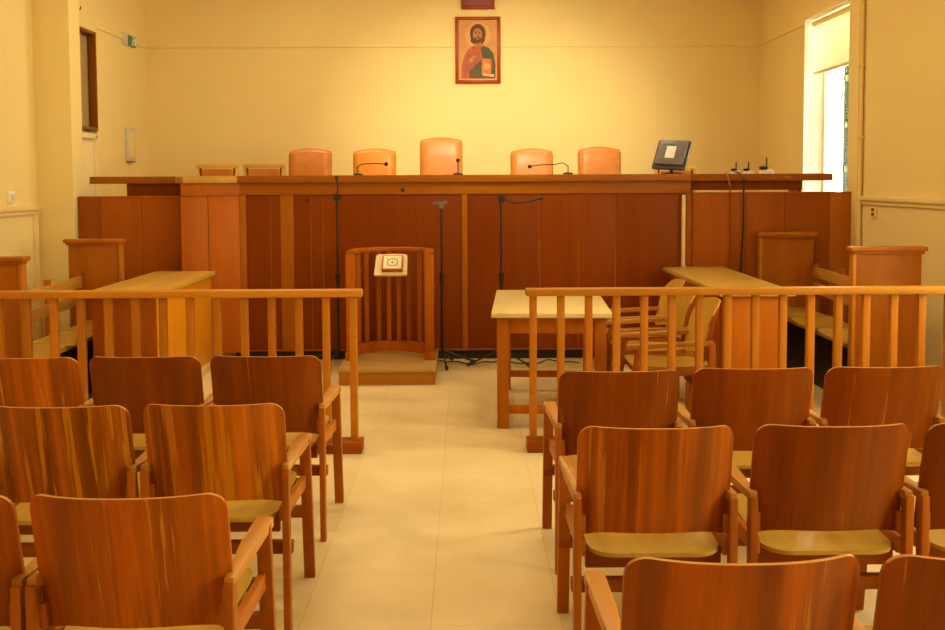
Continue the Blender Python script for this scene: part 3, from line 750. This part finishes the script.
# ---------------------------------------------------------------- armchairs
G_L = 'wooden armchairs in the public seats left of the aisle'
G_R = 'wooden armchairs in the public seats right of the aisle'
G_C = 'wooden armchairs backing on to the right desk'
def make_chair(rt=.045, rb=.03):
    c = thing('wooden_armchair', 'x', 'chair')
    W, zb, H, th = .238, .472, .344, .012
    def fb(x, v, sd):
        t = abs(x) / W
        y = -.282 - .085 * (v / H) + .08 * t ** 2.3 + (.0 if sd == 0 else th)
        return Vector((x, y, zb + v + .006 * (1 - t * t) - .032 * (t ** 5) * (1 - v / H)))
    mb = MB().panel(W, H, rb, rt, fb, 24)
    mb.bm.normal_update()
    b = mb.build('backrest', [M['back'], M['ply_z'], M['ply_edge']], c, sharp=50)
    for p in b.data.polygons:
        if p.normal.y > .3: p.material_index = 1
        if p.normal.z > .55: p.material_index = 2
    def fs(x, v, sd):
        q = v / .50
        return Vector((x, -.305 + v, .425 + .02 * q - .022 * math.sin(math.pi * min(1, q * 1.1)) * (1 - (x / .21) ** 2) - (.013 if sd else 0)))
    MB().panel(.205, .50, .085, .06, fs, 18).build('seat', M['ply'], c, sharp=50)
    for sx in (-1, 1):
        x = sx * .239
        MB().bar((x, -.268, 0), (x, -.268, .585), .024, .042, .004).build('leg', M['frame'], c)
        MB().bar((x - sx * .006, .25, 0), (x - sx * .006, .165, .575), .042, .028, .004, up=(0, 1, 0)).build('leg', M['frame'], c)
        # armrest: narrow behind, broad in front
        ar = MB()
        pts = [(x - .012, -.275), (x + .012, -.275), (x + .012, .06), (x + .011, .215), (x + .004, .235), (x - sx * .034 - .004, .235), (x - .0, .0)]
        if sx > 0: pts = [(.227, -.278), (.251, -.278), (.251, .225), (.243, .237), (.205, .237), (.199, .225), (.205, .0)]
        else: pts = [(-.227, -.278), (-.205, .0), (-.199, .225), (-.205, .237), (-.243, .237), (-.251, .225), (-.251, -.278)]
        lo = [ar.bm.verts.new((px, py, .572 - .045 * (py + .278))) for px, py in pts]
        hi = [ar.bm.verts.new((px, py, .600 - .045 * (py + .278))) for px, py in pts]
        ar.bm.faces.new(lo); ar.bm.faces.new(hi[::-1]); n = len(pts)
        for k in range(n): ar.bm.faces.new((lo[k], hi[k], hi[(k + 1) % n], lo[(k + 1) % n]))
        bmesh.ops.recalc_face_normals(ar.bm, faces=ar.bm.faces[:])
        bmesh.ops.bevel(ar.bm, geom=ar.bm.edges[:], offset=.004, segments=2, profile=.6, affect='EDGES')
        ar.build('armrest', M['arm'], c)
        MB().bar((x - sx * .016, -.262, .425), (x - sx * .016, .2, .402), .022, .05, .004).build('seat_rail', M['frame_h'], c)
        MB().bar((sx * .212, -.252, .50), (sx * .236, -.252, .50), .02, .06, .003).build('back_bracket', M['frame'], c)
    for y, z in ((.212, .275), (-.225, .298)):
        MB().bar((-.2535, y, z), (.2535, y, z), .042, .036, .004, up=(0, 1, 0)).build('stretcher', M['stretch'], c)
    MB().box((-.21, -.24, .355), (.21, -.215, .415), .003).build('seat_bearer', M['stretch'], c)
    MB().box((-.21, .15, .385), (.21, .175, .42), .003).build('seat_bearer', M['stretch'], c)
    return c
proto = make_chair(); proto2 = make_chair(.13, .05)
CH = [
 (-.818, 2.655, 0, 'mild', G_L, 'wooden armchair with smooth orange-brown back, left of the aisle nearest the camera'),
 (-1.332, 2.655, 0, 'mild', G_L, 'wooden armchair cut off at the lower left corner, only its right edge showing'),
 (-0.855, 3.62, 0, 'worn', G_L, 'heavily worn streaked armchair beside the aisle in the middle left row'),
 (-1.372, 3.605, 0, 'worn', G_L, 'streaked worn armchair at the left edge, middle left row'),
 (-0.858, 4.535, -1, 'back', G_L, 'plain brown armchair at the aisle end of the left row along the railing'),
 (-1.38, 4.535, 0, 'back', G_L, 'plain dark armchair in the middle of the left row along the railing'),
 (-1.896, 4.525, 0, 'mild', G_L, 'armchair with scratched top edge at the far left of the row along the railing'),
 (0.594, 4.16, 1, 'back', G_R, 'plain brown armchair at the aisle end of the right row along the railing'),
 (1.137, 4.2, 0, 'back', G_R, 'plain brown armchair in the middle of the right row along the railing'),
 (1.656, 4.215, 2, 'back', G_R, 'plain brown armchair at the right end of the row along the railing'),
 (0.576, 3.28, 0, 'mild', G_R, 'grainy split-veneer armchair beside the aisle in the middle right row'),
 (1.118, 3.29, 0, 'back', G_R, 'brown armchair with one pale stripe, second from the aisle in the middle right row'),
 (1.645, 3.29, 0, 'back', G_R, 'armchair cut off by the right edge in the middle right row'),
 (0.546, 2.235, 1, 'mild', G_R, 'orange-brown armchair nearest the camera right of the aisle, cut off below'),
 (1.07, 2.235, 0, 'back', G_R, 'dark armchair cut off at the lower right corner'),
 (1.19, 6.12, 90, 'back', G_C, 'armchair facing left by the right desk, nearest the railing'),
 (1.185, 6.70, 90, 'back', G_C, 'armchair facing left by the right desk, middle of three'),
 (1.225, 7.28, 90, 'back', G_C, 'armchair facing left by the right desk, farthest from the railing'),
]
for i, (x, y, rz, kind, grp, lab) in enumerate(CH):
    mats = {'worn': {'backrest': M['back_worn']}, 'mild': {'backrest': M['back_mild']}, 'back': None}[kind]
    if i == 0:
        proto.location = (x, y, 0); proto.rotation_euler = (0, 0, R(rz)); proto['label'] = lab; proto['group'] = grp
    elif rz == 90 and y < 6.2:
        proto2.location = (x, y, 0); proto2.rotation_euler = (0, 0, R(rz)); proto2['label'] = lab; proto2['group'] = grp
    else: dup(proto2 if rz == 90 else proto, (x, y, 0), rz, lab, grp, mats)
for ch in proto.children:
    if ch.name.startswith('backrest'): ch.data = ch.data.copy(); ch.data.materials[0] = M['back_mild']

# ---------------------------------------------------------------- light
w = bpy.data.worlds.new('World'); scene.world = w; w.use_nodes = True
bg = w.node_tree.nodes['Background']; bg.inputs[0].default_value = (1.0, 0.92, 0.71, 1); bg.inputs[1].default_value = 19.5
for a, b in WINS:
    L_ = bpy.data.lights.new('window_portal', 'AREA'); L_.shape = 'RECTANGLE'; L_.size = WZ1 - WZ0; L_.size_y = b - a
    L_.cycles.is_portal = True
    o = bpy.data.objects.new('window_portal', L_); COL.objects.link(o)
    o.location = (XR + .34, (a + b) / 2, (WZ0 + WZ1) / 2); o.rotation_euler = (0, R(90), 0)
for (x, y, z, e) in ((-1.4, 9.3, 4.0, 34), (1.0, 9.3, 4.0, 26), (-1.0, 6.0, 4.1, 21), (1.0, 6.0, 4.1, 19), (-1.2, 2.4, 4.1, 12), (1.2, 2.4, 4.1, 12)):  # unseen fill lights added under the ceiling, no fixtures modelled
    L_ = bpy.data.lights.new('ceiling_fill', 'AREA'); L_.shape = 'RECTANGLE'; L_.size = 1.2; L_.size_y = .3
    L_.energy = e; L_.color = (1.0, 0.86, 0.55)
    o = bpy.data.objects.new('ceiling_fill', L_); COL.objects.link(o); o.location = (x, y, z)
L_ = bpy.data.lights.new('wall_fill_spot', 'SPOT'); L_.energy = 900; L_.color = (1.0, 0.88, 0.56); L_.spot_size = R(46); L_.spot_blend = 1.0; L_.shadow_soft_size = .15  # unseen spot added to brighten the middle of the back wall
o = bpy.data.objects.new('wall_fill_spot', L_); COL.objects.link(o); o.location = (.3, 5.9, 4.15)
o.rotation_euler = (Vector((.35, 11.5, 1.55)) - Vector(o.location)).to_track_quat('-Z', 'Y').to_euler()

# ---------------------------------------------------------------- camera
F = 1000.0
cam = bpy.data.cameras.new('camera'); cam.sensor_width = 36; cam.sensor_fit = 'HORIZONTAL'
cam.lens = 36 * F / 945
pitch = R(3.3)
cam.shift_x = 0; cam.shift_y = -(315 - (180 + F * math.tan(pitch))) / 945
co = bpy.data.objects.new('camera', cam); COL.objects.link(co)
co.location = (0, 0, 1.56)
co.rotation_euler = (Matrix.Rotation(-math.atan(6.5 / F), 3, 'Z') @ Matrix.Rotation(R(90) - pitch, 3, 'X') @ Matrix.Rotation(R(-.26), 3, 'Z')).to_euler()
cam.clip_start = .05
scene.camera = co
scene.view_settings.view_transform = 'Standard'; scene.view_settings.look = 'None'
scene.view_settings.gamma = 1; scene.view_settings.use_curve_mapping = False
scene.view_settings.exposure = 0.0
scene.cycles.use_denoising = True
scene.cycles.max_bounces = 10; scene.cycles.diffuse_bounces = 6
scene.cycles.sample_clamp_indirect = 6
